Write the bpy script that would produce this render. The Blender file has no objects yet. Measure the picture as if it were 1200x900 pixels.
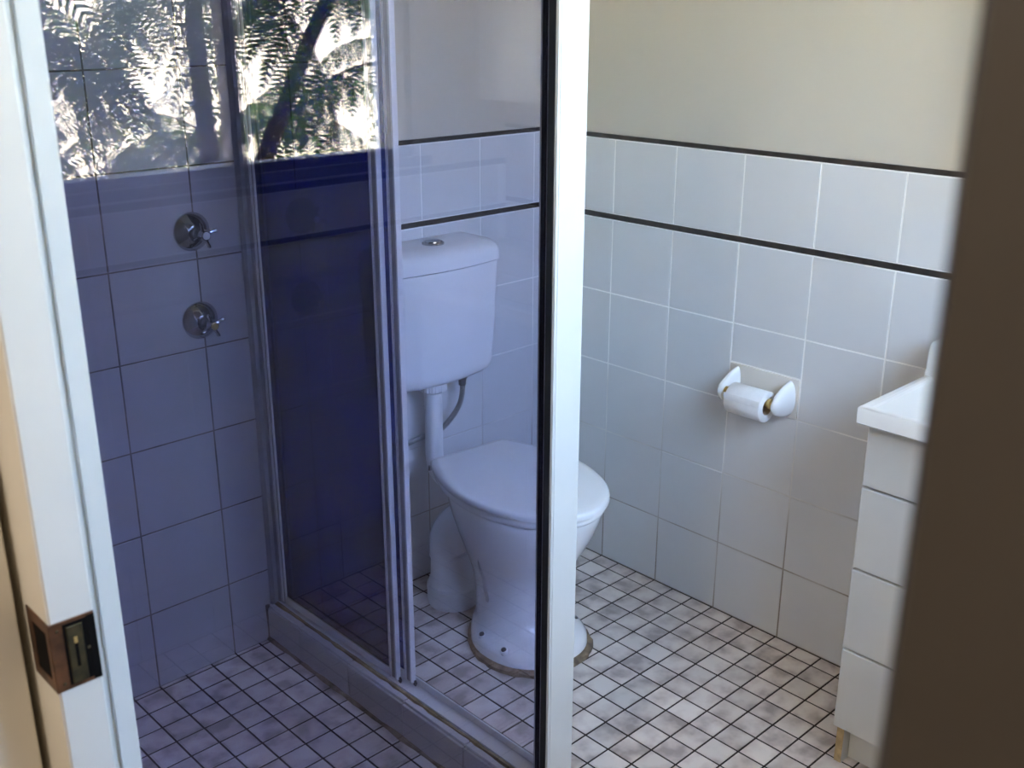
import bpy, bmesh, math, random
from mathutils import Vector, Matrix
random.seed(11)
S = bpy.context.scene
COL = S.collection
PI = math.pi

# ------------------------------------------------------------------ camera
cam_d = bpy.data.cameras.new('camera')
cam_d.sensor_width = 36.0
cam_d.lens = 1256.05 / 1200 * 36.0
cam_d.clip_start = 0.01
cam_d.dof.use_dof = True
cam_d.dof.focus_distance = 2.1
cam_d.dof.aperture_fstop = 9.5
cam = bpy.data.objects.new('camera', cam_d)
COL.objects.link(cam)
CAM = Vector((-2.1348, -2.1219, 1.5195))
_yaw, _pit, _rol = 0.7616, 0.3366, 0.002
_f = Vector((math.sin(_yaw)*math.cos(_pit), math.cos(_yaw)*math.cos(_pit), -math.sin(_pit)))
_r0 = Vector((math.cos(_yaw), -math.sin(_yaw), 0))
_u0 = _r0.cross(_f)
_r = _r0*math.cos(_rol) + _u0*math.sin(_rol)
_u = -_r0*math.sin(_rol) + _u0*math.cos(_rol)
_m = Matrix((_r, _u, -_f)).transposed().to_4x4()
_m.translation = CAM
cam.matrix_world = _m
S.camera = cam

# ------------------------------------------------------------------ sky, sun, exposure
world = bpy.data.worlds.new('sky')
S.world = world
world.use_nodes = True
wn = world.node_tree
for n in list(wn.nodes): wn.nodes.remove(n)
sky = wn.nodes.new('ShaderNodeTexSky')
sky.sky_type = 'NISHITA'
sky.sun_disc = False
sky.sun_elevation = math.radians(50)
sky.sun_rotation = math.radians(160)
sky.air_density = 1.3
sky.dust_density = 0.2
sky.ozone_density = 2.0
bg = wn.nodes.new('ShaderNodeBackground')
bg.inputs['Strength'].default_value = 0.17
wo = wn.nodes.new('ShaderNodeOutputWorld')
hs = wn.nodes.new('ShaderNodeHueSaturation')
hs.inputs['Saturation'].default_value = 0.9
wn.links.new(sky.outputs[0], hs.inputs['Color'])
wn.links.new(hs.outputs[0], bg.inputs[0])
wn.links.new(bg.outputs[0], wo.inputs[0])

sun_d = bpy.data.lights.new('sun', 'SUN')
sun_d.energy = 4.6
sun_d.angle = math.radians(0.53)
sun_d.color = (1.0, 0.90, 0.76)
sun = bpy.data.objects.new('sun', sun_d)
COL.objects.link(sun)
sun.rotation_euler = Vector((-0.22, -0.62, -0.76)).to_track_quat('-Z', 'Y').to_euler()
sun.location = (2, 6, 8)

S.view_settings.view_transform = 'Standard'
S.view_settings.look = 'None'
S.view_settings.gamma = 1.0
S.view_settings.use_curve_mapping = False
S.view_settings.exposure = 5.1
S.cycles.transparent_max_bounces = 24
S.cycles.max_bounces = 12
S.cycles.diffuse_bounces = 6

# ------------------------------------------------------------------ materials
def new_mat(name):
    m = bpy.data.materials.new(name); m.use_nodes = True
    nt = m.node_tree
    for n in list(nt.nodes): nt.nodes.remove(n)
    out = nt.nodes.new('ShaderNodeOutputMaterial')
    return m, nt, out

def pbr(name, col, rough=0.5, metal=0.0, var=0.06, nscale=6.0, bump=0.0, bscale=60.0, coat=0.0,
        obj_var=0.0, spec=0.5, col2=None, trans=0.0):
    """principled with noise-mottled colour, optional per-object tint and fine bump"""
    m, nt, out = new_mat(name)
    N, L = nt.nodes, nt.links
    p = N.new('ShaderNodeBsdfPrincipled')
    p.inputs['Roughness'].default_value = rough
    p.inputs['Metallic'].default_value = metal
    p.inputs['Specular IOR Level'].default_value = spec
    p.inputs['Coat Weight'].default_value = coat
    p.inputs['Coat Roughness'].default_value = 0.06
    tc = N.new('ShaderNodeNewGeometry')
    no = N.new('ShaderNodeTexNoise'); no.inputs['Scale'].default_value = nscale
    no.inputs['Detail'].default_value = 4.0
    L.new(tc.outputs['Position'], no.inputs['Vector'])
    c2 = col2 if col2 else tuple(max(0, c*(1-var*2)) for c in col)
    ramp = N.new('ShaderNodeValToRGB')
    ramp.color_ramp.elements[0].position = 0.35
    ramp.color_ramp.elements[1].position = 0.65
    ramp.color_ramp.elements[0].color = (*c2, 1)
    ramp.color_ramp.elements[1].color = (*col, 1)
    L.new(no.outputs['Fac'], ramp.inputs['Fac'])
    last = ramp.outputs['Color']
    if obj_var > 0:
        oi = N.new('ShaderNodeObjectInfo')
        mr = N.new('ShaderNodeMapRange')
        mr.inputs['To Min'].default_value = 1 - obj_var
        mr.inputs['To Max'].default_value = 1 + obj_var*0.4
        L.new(oi.outputs['Random'], mr.inputs['Value'])
        mx = N.new('ShaderNodeMix'); mx.data_type = 'RGBA'; mx.blend_type = 'MULTIPLY'
        mx.inputs['Factor'].default_value = 1.0
        L.new(last, mx.inputs['A']); L.new(mr.outputs['Result'], mx.inputs['B'])
        last = mx.outputs['Result']
    L.new(last, p.inputs['Base Color'])
    if bump > 0:
        nb = N.new('ShaderNodeTexNoise'); nb.inputs['Scale'].default_value = bscale
        L.new(tc.outputs['Position'], nb.inputs['Vector'])
        b = N.new('ShaderNodeBump'); b.inputs['Strength'].default_value = bump
        b.inputs['Distance'].default_value = 0.002
        L.new(nb.outputs['Fac'], b.inputs['Height'])
        L.new(b.outputs['Normal'], p.inputs['Normal'])
    if trans > 0:
        tl = N.new('ShaderNodeBsdfTranslucent'); L.new(last, tl.inputs['Color'])
        ms = N.new('ShaderNodeMixShader'); ms.inputs[0].default_value = trans
        L.new(p.outputs[0], ms.inputs[1]); L.new(tl.outputs[0], ms.inputs[2])
        L.new(ms.outputs[0], out.inputs['Surface'])
    else:
        L.new(p.outputs[0], out.inputs['Surface'])
    return m

def glass_mat(name, tint, f0=0.045):
    """one face of a flat pane: Schlick mirror + tinted see-through"""
    m, nt, out = new_mat(name)
    N, L = nt.nodes, nt.links
    g = N.new('ShaderNodeNewGeometry')
    dot = N.new('ShaderNodeVectorMath'); dot.operation = 'DOT_PRODUCT'
    L.new(g.outputs['Incoming'], dot.inputs[0]); L.new(g.outputs['Normal'], dot.inputs[1])
    ab = N.new('ShaderNodeMath'); ab.operation = 'ABSOLUTE'; L.new(dot.outputs['Value'], ab.inputs[0])
    om = N.new('ShaderNodeMath'); om.operation = 'SUBTRACT'; om.inputs[0].default_value = 1; L.new(ab.outputs[0], om.inputs[1])
    pw = N.new('ShaderNodeMath'); pw.operation = 'POWER'; L.new(om.outputs[0], pw.inputs[0]); pw.inputs[1].default_value = 5
    ml = N.new('ShaderNodeMath'); ml.operation = 'MULTIPLY_ADD'; L.new(pw.outputs[0], ml.inputs[0])
    ml.inputs[1].default_value = 1 - f0; ml.inputs[2].default_value = f0
    t = N.new('ShaderNodeBsdfTransparent'); t.inputs['Color'].default_value = (*tint, 1)
    gl = N.new('ShaderNodeBsdfGlossy'); gl.inputs['Roughness'].default_value = 0.0
    gl.inputs['Color'].default_value = (1, 1, 1, 1)
    ms = N.new('ShaderNodeMixShader')
    L.new(ml.outputs[0], ms.inputs[0]); L.new(t.outputs[0], ms.inputs[1]); L.new(gl.outputs[0], ms.inputs[2])
    L.new(ms.outputs[0], out.inputs['Surface'])
    return m

def floor_tile_mat(name, light, dark, pink):
    """mottled mosaic: each tile shades from pale to smoky with its own offset"""
    m, nt, out = new_mat(name)
    N, L = nt.nodes, nt.links
    p = N.new('ShaderNodeBsdfPrincipled'); p.inputs['Roughness'].default_value = 0.32
    geo = N.new('ShaderNodeNewGeometry')
    oi = N.new('ShaderNodeObjectInfo')
    add = N.new('ShaderNodeVectorMath'); add.operation = 'MULTIPLY_ADD'
    comb = N.new('ShaderNodeCombineXYZ')
    L.new(oi.outputs['Random'], comb.inputs['Z'])
    add.inputs[1].default_value = (0, 0, 9)
    L.new(comb.outputs[0], add.inputs[0]); L.new(geo.outputs['Position'], add.inputs[2])
    n1 = N.new('ShaderNodeTexNoise'); n1.inputs['Scale'].default_value = 15; n1.inputs['Detail'].default_value = 3
    L.new(add.outputs[0], n1.inputs['Vector'])
    r1 = N.new('ShaderNodeValToRGB')
    e = r1.color_ramp.elements
    e[0].position = 0.34; e[0].color = (*dark, 1)
    e[1].position = 0.60; e[1].color = (*light, 1)
    e2 = e.new(0.47); e2.color = (*pink, 1)
    L.new(n1.outputs['Fac'], r1.inputs['Fac'])
    mr = N.new('ShaderNodeMapRange'); mr.inputs['To Min'].default_value = 0.86; mr.inputs['To Max'].default_value = 1.05
    L.new(oi.outputs['Random'], mr.inputs['Value'])
    mx = N.new('ShaderNodeMix'); mx.data_type = 'RGBA'; mx.blend_type = 'MULTIPLY'; mx.inputs['Factor'].default_value = 1
    L.new(r1.outputs['Color'], mx.inputs['A']); L.new(mr.outputs['Result'], mx.inputs['B'])
    L.new(mx.outputs['Result'], p.inputs['Base Color'])
    L.new(p.outputs[0], out.inputs['Surface'])
    return m

M = {}
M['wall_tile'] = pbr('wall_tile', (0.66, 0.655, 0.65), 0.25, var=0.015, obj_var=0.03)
M['shower_tile_shaded'] = pbr('shower_tile_shaded', (0.46, 0.44, 0.43), 0.28, var=0.06, nscale=4, obj_var=0.04)  # wall tile darkened: the dimness inside the shower is put into the colour
M['grout_white'] = pbr('grout_white', (0.66, 0.64, 0.59), 0.9, var=0.14, nscale=9, col2=(0.42, 0.38, 0.33))
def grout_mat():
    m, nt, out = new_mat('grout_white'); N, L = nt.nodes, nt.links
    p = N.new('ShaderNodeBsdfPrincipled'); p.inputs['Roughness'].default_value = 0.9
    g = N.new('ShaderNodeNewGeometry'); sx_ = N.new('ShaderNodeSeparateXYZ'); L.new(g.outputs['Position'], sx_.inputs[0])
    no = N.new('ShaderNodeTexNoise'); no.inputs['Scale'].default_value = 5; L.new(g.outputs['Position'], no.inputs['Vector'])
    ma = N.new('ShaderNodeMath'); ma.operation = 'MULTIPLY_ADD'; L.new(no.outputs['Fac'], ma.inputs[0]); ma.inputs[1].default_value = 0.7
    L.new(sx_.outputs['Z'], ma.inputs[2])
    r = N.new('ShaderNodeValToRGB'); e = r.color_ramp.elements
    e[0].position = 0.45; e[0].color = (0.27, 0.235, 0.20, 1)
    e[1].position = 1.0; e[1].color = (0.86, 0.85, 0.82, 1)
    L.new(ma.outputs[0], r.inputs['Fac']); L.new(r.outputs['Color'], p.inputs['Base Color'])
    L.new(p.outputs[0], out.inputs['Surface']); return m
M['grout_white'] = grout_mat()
M['grout_brown'] = pbr('grout_brown', (0.25, 0.20, 0.16), 0.9, col2=(0.09, 0.075, 0.07), nscale=14)
M['floor_grout'] = pbr('floor_grout', (0.045, 0.030, 0.024), 0.95, var=0.3, nscale=20)
M['floor_tile'] = floor_tile_mat('floor_tile', (0.76, 0.69, 0.635), (0.41, 0.34, 0.31), (0.64, 0.555, 0.51))
M['paint_cream'] = pbr('paint_cream', (0.575, 0.53, 0.45), 0.6, var=0.02, nscale=2, bump=0.05, bscale=180)
M['paint_white'] = pbr('paint_white', (0.56, 0.56, 0.545), 0.38, var=0.02, bump=0.05, bscale=70)
M['paint_beige'] = pbr('paint_beige', (0.64, 0.60, 0.53), 0.45, var=0.03, bump=0.05, bscale=90)
M['paint_jamb_shaded'] = pbr('paint_jamb_shaded', (0.035, 0.029, 0.024), 0.5, var=0.08, nscale=4)  # near jamb darkened in the colour to carry the shade on its hall face
M['paint_hall'] = pbr('paint_hall', (0.60, 0.55, 0.47), 0.6, var=0.03)
M['ceiling'] = pbr('ceiling_paint', (0.78, 0.77, 0.73), 0.7, var=0.02)
M['carpet'] = pbr('carpet', (0.30, 0.26, 0.21), 0.95, var=0.15, nscale=60)
M['strip'] = pbr('strip_black', (0.028, 0.022, 0.019), 0.35, col2=(0.05, 0.04, 0.034), nscale=40)
M['post'] = pbr('post_paint', (0.50, 0.51, 0.49), 0.42, var=0.02, nscale=12)
M['alu'] = pbr('aluminium_painted', (0.78, 0.78, 0.77), 0.36, metal=0.15, var=0.04, nscale=12)
M['alu_dull'] = pbr('aluminium_dull', (0.42, 0.42, 0.43), 0.42, metal=0.35, var=0.08, nscale=25)
M['rubber'] = pbr('black_rubber', (0.008, 0.008, 0.009), 0.5, var=0.1)
M['ceramic'] = pbr('ceramic', (0.82, 0.82, 0.82), 0.10, var=0.01, coat=0.4)
M['plastic'] = pbr('white_plastic', (0.80, 0.80, 0.80), 0.22, var=0.01)
M['plastic_pipe'] = pbr('pipe_plastic', (0.74, 0.73, 0.71), 0.35, var=0.04, nscale=15)
M['chrome'] = pbr('chrome', (0.42, 0.43, 0.45), 0.07, metal=1.0, var=0.02)
M['braid'] = pbr('steel_braid', (0.42, 0.42, 0.42), 0.35, metal=0.9, var=0.25, nscale=400)
M['dark_metal'] = pbr('dark_metal', (0.12, 0.12, 0.125), 0.4, metal=0.7, var=0.1)
M['bronze'] = pbr('aged_bronze', (0.19, 0.085, 0.042), 0.38, metal=0.55, col2=(0.06, 0.032, 0.02), nscale=45)
M['brass_old'] = pbr('old_brass', (0.085, 0.068, 0.035), 0.42, metal=0.6, col2=(0.035, 0.034, 0.022), nscale=70)
M['black'] = pbr('recess_shade_black', (0.004, 0.0035, 0.0035), 0.9, spec=0.1)  # shade inside the lock openings painted flat black; also colours the edge bar
M['silicone'] = pbr('yellowed_silicone', (0.42, 0.31, 0.13), 0.5, col2=(0.16, 0.115, 0.05), nscale=22)
M['old_grout'] = pbr('old_grout', (0.30, 0.24, 0.17), 0.9, col2=(0.10, 0.075, 0.05), nscale=26)
M['mortar'] = pbr('mortar', (0.30, 0.22, 0.14), 0.9, col2=(0.14, 0.10, 0.07), nscale=40, bump=0.5)
M['laminate'] = pbr('vanity_laminate', (0.60, 0.595, 0.56), 0.35, var=0.02)
M['chipboard'] = pbr('raw_chipboard', (0.55, 0.40, 0.20), 0.8, var=0.15, nscale=60)
M['marble'] = pbr('moulded_top', (0.80, 0.77, 0.71), 0.2, var=0.015, coat=0.2)
M['holder'] = pbr('holder_ceramic', (0.84, 0.84, 0.83), 0.12, var=0.01, coat=0.3)
M['holder_plate'] = pbr('holder_plate', (0.68, 0.63, 0.56), 0.25, var=0.03)
M['gold'] = pbr('worn_gold', (0.62, 0.44, 0.17), 0.3, metal=0.5, var=0.15, nscale=80)
M['paper'] = pbr('toilet_paper', (0.80, 0.79, 0.78), 0.9, var=0.03, nscale=50, bump=0.4, bscale=160)
M['card'] = pbr('cardboard', (0.42, 0.33, 0.24), 0.9)
M['mirror'] = pbr('mirror', (0.85, 0.86, 0.86), 0.02, metal=1.0, var=0.0)
M['glass_front'] = glass_mat('shower_glass', (0.70, 0.705, 0.82), 0.043)
M['glass_slider'] = glass_mat('dark_tinted_glass', (0.23, 0.27, 0.55), 0.04)
M['glass_window'] = glass_mat('window_glass', (0.98, 0.985, 0.98), 0.04)
M['window_frame'] = pbr('window_frame_paint', (0.07, 0.065, 0.07), 0.4, var=0.05)
M['fern'] = pbr('fern_green', (0.055, 0.135, 0.030), 0.5, col2=(0.03, 0.08, 0.02), nscale=5, obj_var=0.35, trans=0.22)
M['rachis'] = pbr('fern_stalk', (0.09, 0.065, 0.03), 0.7)
M['trunk'] = pbr('fern_trunk', (0.045, 0.03, 0.02), 0.9, var=0.3, nscale=40, bump=1.0, bscale=60)
M['fence'] = pbr('fence_cream', (0.86, 0.80, 0.69), 0.7, var=0.03, nscale=3)
M['ground'] = pbr('ground', (0.30, 0.23, 0.14), 0.95, col2=(0.14, 0.15, 0.06), nscale=3)
M['roof'] = pbr('roof_iron', (0.35, 0.33, 0.31), 0.6)
M['towel'] = pbr('towel', (0.03, 0.06, 0.34), 0.95, var=0.1, nscale=80)
M['fill_lamp'] = None
m, nt, out = new_mat('fill_diffuser')  # glow of the added hall fill light
em = nt.nodes.new('ShaderNodeEmission'); em.inputs['Color'].default_value = (1, 0.88, 0.74, 1)
em.inputs['Strength'].default_value = 3.0
nt.links.new(em.outputs[0], out.inputs['Surface'])
M['fill_lamp'] = m

# ------------------------------------------------------------------ mesh helpers
def new_bm(): return bmesh.new()

def add_box(bm, x0, x1, y0, y1, z0, z1, bev=0.0, seg=1):
    vs = [bm.verts.new((x, y, z)) for z in (z0, z1) for y in (y0, y1) for x in (x0, x1)]
    F = [(0, 2, 3, 1), (4, 5, 7, 6), (0, 1, 5, 4), (2, 6, 7, 3), (0, 4, 6, 2), (1, 3, 7, 5)]
    fs = [bm.faces.new([vs[i] for i in f]) for f in F]
    if bev > 0:
        es = set(e for f in fs for e in f.edges)
        bmesh.ops.bevel(bm, geom=list(es), offset=bev, segments=seg, affect='EDGES', profile=0.5)
    return bm

def add_loft(bm, rings, cap0=True, cap1=True, closed=True):
    rows = [[bm.verts.new(p) for p in r] for r in rings]
    n = len(rows[0])
    for a, b in zip(rows, rows[1:]):
        for i in range(n if closed else n-1):
            j = (i+1) % n
            bm.faces.new((a[i], a[j], b[j], b[i]))
    if cap0: bm.faces.new(list(reversed(rows[0])))
    if cap1: bm.faces.new(rows[-1])
    return bm

def frame_of(d):
    d = Vector(d).normalized()
    a = Vector((0, 0, 1)) if abs(d.z) < 0.9 else Vector((1, 0, 0))
    u = d.cross(a).normalized(); v = d.cross(u).normalized()
    return u, v

def add_tube(bm, pts, r, n=12, caps=True):
    pts = [Vector(p) for p in pts]
    rs = r if isinstance(r, (list, tuple)) else [r]*len(pts)
    rings = []
    u = None
    for i, p in enumerate(pts):
        d = (pts[min(i+1, len(pts)-1)] - pts[max(i-1, 0)]).normalized()
        if u is None: u, v = frame_of(d)
        else:
            u = (u - d*u.dot(d)).normalized(); v = d.cross(u).normalized()
        rings.append([p + u*rs[i]*math.cos(2*PI*k/n) + v*rs[i]*math.sin(2*PI*k/n) for k in range(n)])
    add_loft(bm, rings, caps, caps)
    return bm

def add_lathe(bm, c, axis, prof, n=24, caps=True):
    """prof: list of (distance along axis, radius)"""
    c = Vector(c); ax = Vector(axis).normalized(); u, v = frame_of(ax)
    rings = [[c + ax*h + u*r*math.cos(2*PI*k/n) + v*r*math.sin(2*PI*k/n) for k in range(n)] for h, r in prof]
    add_loft(bm, rings, caps, caps)
    return bm

def smooth_path(pts, n=8):
    P = [Vector(p) for p in pts]; out = []
    for i in range(len(P)-1):
        p0, p1, p2, p3 = P[max(i-1, 0)], P[i], P[i+1], P[min(i+2, len(P)-1)]
        for k in range(n):
            t = k/n
            out.append(0.5*((2*p1)+(-p0+p2)*t+(2*p0-5*p1+4*p2-p3)*t*t+(-p0+3*p1-3*p2+p3)*t**3))
    out.append(P[-1]); return out

def finish(name, bm, mat, parent=None, smooth=True, angle=35):
    bmesh.ops.recalc_face_normals(bm, faces=bm.faces)
    if parent is not None and parent.type == 'EMPTY':
        bmesh.ops.translate(bm, verts=bm.verts, vec=-parent.location)
    me = bpy.data.meshes.new(name)
    bm.to_mesh(me); bm.free()
    if smooth:
        for p in me.polygons: p.use_smooth = True
        me.set_sharp_from_angle(angle=math.radians(angle))
    me.materials.append(mat)
    o = bpy.data.objects.new(name, me)
    COL.objects.link(o)
    if parent is not None:
        o.parent = parent
        if parent.type != 'EMPTY' and parent.parent is not None: pass
    return o

def sub(name, bm, mat, part, root, **k):
    """sub-part of a part: the part sits at the root's origin, so use the root offset"""
    o = finish(name, bm, mat, root, **k)
    o.parent = part
    return o

def box(name, mat, x0, x1, y0, y1, z0, z1, parent=None, bev=0.0, seg=1, smooth=True):
    return finish(name, add_box(new_bm(), x0, x1, y0, y1, z0, z1, bev, seg), mat, parent, smooth)

def thing(name, label, cat, loc, group=None):
    o = bpy.data.objects.new(name, None); COL.objects.link(o)
    o.location = loc; o.empty_display_size = 0.05
    tag(o, label, cat, group); return o

def tag(o, label, cat, group=None):
    o['label'] = label; o['category'] = cat
    if group: o['group'] = group
    return o

def struct(o, label=None, cat=None):
    o['kind'] = 'structure'
    if label: o['label'] = label
    if cat: o['category'] = cat
    return o

def boxes(name, mat, lst, parent=None, bev=0.0):
    bm = new_bm()
    for b in lst: add_box(bm, *b, bev)
    return finish(name, bm, mat, parent)

_tile_cache = {}
def tile_mesh(w, h, t, b, mat, bow=0.0):
    key = (round(w, 4), round(h, 4), t, b, mat.name)
    if key in _tile_cache: return _tile_cache[key]
    bm = new_bm()
    def ring(i, z): return [(i, i, z), (w-i, i, z), (w-i, h-i, z), (i, h-i, z)]
    add_loft(bm, [ring(0, 0), ring(0, t-b), ring(b*0.35, t-b*0.3), ring(b, t)], cap0=False)
    bmesh.ops.recalc_face_normals(bm, faces=bm.faces)
    me = bpy.data.meshes.new('tile'); bm.to_mesh(me); bm.free()
    me.materials.append(mat)
    _tile_cache[key] = me
    return me

def basis(o, u, v, n):
    m = Matrix((Vector(u), Vector(v), Vector(n))).transposed().to_4x4(); m.translation = Vector(o); return m

def tiles(parent, O, u, v, n, us, vs, gap, t, b, mat, skip=None, name='tile', wob=0.0):
    """one object per tile between consecutive grid lines us x vs on a plane"""
    O = Vector(O); u = Vector(u); v = Vector(v); n = Vector(n)
    res = []
    for i in range(len(us)-1):
        for j in range(len(vs)-1):
            u0, u1, v0, v1 = us[i]+gap/2, us[i+1]-gap/2, vs[j]+gap/2, vs[j+1]-gap/2
            if u1-u0 < 0.006 or v1-v0 < 0.006: continue
            if skip and skip((u0+u1)/2, (v0+v1)/2): continue
            me = tile_mesh(u1-u0, v1-v0, t, b, mat)
            o = bpy.data.objects.new(name, me); COL.objects.link(o)
            dz = random.uniform(-wob, wob)
            o.parent = parent
            o.matrix_world = basis(O + u*u0 + v*v0 + n*dz, u, v, n)
            o.matrix_local = basis(O + u*u0 + v*v0 + n*dz, u, v, n)
            res.append(o)
    return res

def to_px(p):
    d = Vector(p)-CAM; w = d.dot(_f)
    if w <= 0.05: return None
    return 600+1256.05*d.dot(_r)/w, 450-1256.05*d.dot(_u)/w, w

T = 0.006          # tile thickness; tile faces lie on x=0 (right), y=0 (back)
YW = -2.06         # tiled face of the window wall
XL = -1.80         # tiled face of the left wall inside the shower
HC = 2.45          # ceiling height
ROWS = [0.0, 0.196, 0.396, 0.596, 0.796, 0.994]

# ------------------------------------------------------------------ room shell
wall_right = struct(box('wall_right', M['paint_cream'], T, 0.14, -2.30, 0.14, -0.05, HC))
wall_back = struct(box('wall_back', M['paint_cream'], -1.935, T, T, 0.14, -0.05, HC))
floor = struct(box('floor', M['floor_grout'], -1.93, T, YW-T, T, -0.10, -0.0011))
ceiling = struct(box('ceiling', M['ceiling'], -3.6, 0.14, -2.75, 0.14, HC, HC+0.08))
WX0, WX1, WZ0, WZ1 = -1.42, -0.33, 1.15, 2.06
wall_front = struct(boxes('wall_front', M['paint_cream'], [
    (-1.7995, T, YW-0.16, YW-T, -0.05, WZ0), (-1.7995, T, YW-0.16, YW-T, WZ1, HC),
    (-1.7995, WX0, YW-0.16, YW-T, WZ0, WZ1), (WX1, T, YW-0.16, YW-T, WZ0, WZ1)]))
wall_left = struct(boxes('wall_left', M['paint_hall'], [
    (-1.930, -1.890, -1.230, T, -0.05, HC), (-1.834, XL-T, -1.230, T, -0.05, HC),
    (-1.890, -1.834, -0.45, T, -0.05, HC), (-1.930, XL-T, -2.0315, -1.230, 2.08, HC), (-1.930, XL-T, -2.2, -2.0315, 2.121, HC),
    (-1.930, XL-T, YW-0.16, -2.2005, -0.05, HC)]))

# grout beds on the tiled areas (thin render behind the tiles)
G = T-0.0008
bed = lambda wall, mat, *b: box('grout_bed', mat, *b, parent=wall, smooth=False)
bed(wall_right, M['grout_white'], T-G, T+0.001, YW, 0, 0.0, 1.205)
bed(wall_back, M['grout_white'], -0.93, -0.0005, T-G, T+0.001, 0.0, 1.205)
bed(wall_back, M['grout_brown'], XL, -0.93, T-G, T+0.001, 0.0, 2.0)
bed(wall_left, M['grout_brown'], XL-T-0.001, XL-T+G, -0.93, -0.001, 0.0, 2.0)
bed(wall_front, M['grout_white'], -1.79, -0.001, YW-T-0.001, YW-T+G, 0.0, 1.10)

# right wall tiles (u runs along -y)
ry = [0.0, 0.0677] + [0.2677+0.2*k for k in range(9)] + [-YW]
def skip_holder(u, v): return 0.66 < u < 0.875 and 0.59 < v < 0.80
tiles(wall_right, (T, 0, 0), (0, -1, 0), (0, 0, 1), (-1, 0, 0), ry, ROWS, 0.0032, T, 0.0012, M['wall_tile'], skip_holder, wob=0.0003)
tiles(wall_right, (T, 0, 0), (0, -1, 0), (0, 0, 1), (-1, 0, 0), ry, [1.010, 1.202], 0.0032, T, 0.0012, M['wall_tile'], wob=0.0003)
tiles(wall_right, (T, 0, 0), (0, -1, 0), (0, 0, 1), (-1, 0, 0), [0.6677, 0.8677], [0.698, 0.796], 0.0032, T, 0.0012, M['wall_tile'])
# back wall, toilet side (u runs along -x)
bx = [0.0, 0.0283, 0.2283, 0.4283, 0.6283, 0.8283, 0.93]
tiles(wall_back, (0, T, 0), (-1, 0, 0), (0, 0, 1), (0, -1, 0), bx, ROWS, 0.003, T, 0.0012, M['wall_tile'], wob=0.0003)
tiles(wall_back, (0, T, 0), (-1, 0, 0), (0, 0, 1), (0, -1, 0), bx, [1.010, 1.202], 0.003, T, 0.0012, M['wall_tile'], wob=0.0003)
# back wall, shower side
sx = [0.93, 1.0545, 1.2535, 1.4535, 1.6535, 1.80]
srows = [0.012, 0.2066, 0.4066, 0.6066, 0.8066, 1.0066, 1.2066, 1.4066, 1.6066, 1.8066, 2.0]
tiles(wall_back, (0, T, 0), (-1, 0, 0), (0, 0, 1), (0, -1, 0), sx, srows, 0.0032, T, 0.0012, M['shower_tile_shaded'], wob=0.0004)
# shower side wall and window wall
tiles(wall_left, (XL-T, 0, 0), (0, -1, 0), (0, 0, 1), (1, 0, 0), [0.0, 0.13, 0.33, 0.53, 0.73, 0.93], srows, 0.0032, T, 0.0012, M['shower_tile_shaded'])
fx = [-1.79, -1.63, -1.43, -1.23, -1.03, -0.83, -0.63, -0.43, -0.23, -0.03]
tiles(wall_front, (0, YW-T, 0), (1, 0, 0), (0, 0, 1), (0, 1, 0), fx, [0.0, 0.176, 0.376, 0.576, 0.776, 0.974], 0.003, T, 0.0012, M['wall_tile'])
tiles(wall_front, (0, YW-T, 0), (1, 0, 0), (0, 0, 1), (0, 1, 0), fx, [0.990, 1.10], 0.003, T, 0.0012, M['wall_tile'])

# dark border strips
def strip(wall, *b):
    return box('border_strip', M['strip'], *b, parent=wall, bev=0.0012)
for za, zb in ((0.9955, 1.0095), (1.2035, 1.2145)):
    strip(wall_right, -0.0015, T, YW, -0.0015, za, zb)
    strip(wall_back, -0.93, 0.0, -0.0015, T, za, zb)
strip(wall_front, -1.79, 0.0, YW-T, YW+0.0015, 0.9755, 0.9885)
strip(wall_front, -1.79, 0.0, YW-T, YW+0.0015, 1.102, 1.118)

# mosaic floor: tiles seen largest are single pieces, the rest one joined field
P6 = 0.0664
nx, ny = 29, 31
cand = []
for i in range(-1, nx):
    for j in range(ny):
        x1 = -0.0465-P6*i; x0 = x1-P6
        y1 = -0.0005-P6*j; y0 = y1-P6
        x1 = min(x1, 0.0); y1 = min(y1, 0)
        if y0 < YW: y0 = YW
        if x1-x0 < 0.01 or y1-y0 < 0.01: continue
        # shower area and hob have a floor of their own
        if x0 < -0.952 and y1 > -0.99: continue
        if x0 < -0.895 and y1 > -0.99:
            x0 = max(x0, -0.893)
            if x1-x0 < 0.006: continue
        if x0 < XL: continue
        pc = to_px(((x0+x1)/2, (y0+y1)/2, 0))
        seen = pc is not None and -30 < pc[0] < 1110 and -30 < pc[1] < 960
        cand.append((0 if seen else 1, pc[2] if pc else 99, x0, x1, y0, y1))
cand.sort()
gap = 0.0045
rest = new_bm()
for k, (s, w, x0, x1, y0, y1) in enumerate(cand):
    a, b_, c, d = x0+gap/2, x1-gap/2, y0+gap/2, y1-gap/2
    if k < 290:
        me = tile_mesh(b_-a, d-c, T, 0.0009, M['floor_tile'])
        o = bpy.data.objects.new('tile', me); COL.objects.link(o); o.parent = floor
        o.location = (a, c, -T + random.uniform(-0.0004, 0.0003))
    else:
        add_box(rest, a, b_, c, d, -T, 0.0)
ro = finish('tile_field', rest, M['floor_tile'], floor, smooth=False); ro['kind'] = 'stuff'

# shower floor
shower_floor = struct(box('floor', M['floor_grout'], XL, -0.9575, -0.93, -0.0005, -0.0005, 0.0139))
gx = [XL] + [-1.7855+P6*k for k in range(13)]
gx = [g for g in gx if g < -0.965] + [-0.9585]
gy = [0.0005, 0.0145] + [0.0145+P6*k for k in range(1, 14)] + [0.93]
tiles(shower_floor, (0, 0, 0.009), (1, 0, 0), (0, -1, 0), (0, 0, 1), gx, gy, 0.0045, T, 0.0009, M['floor_tile'], wob=0.0004)

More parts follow.
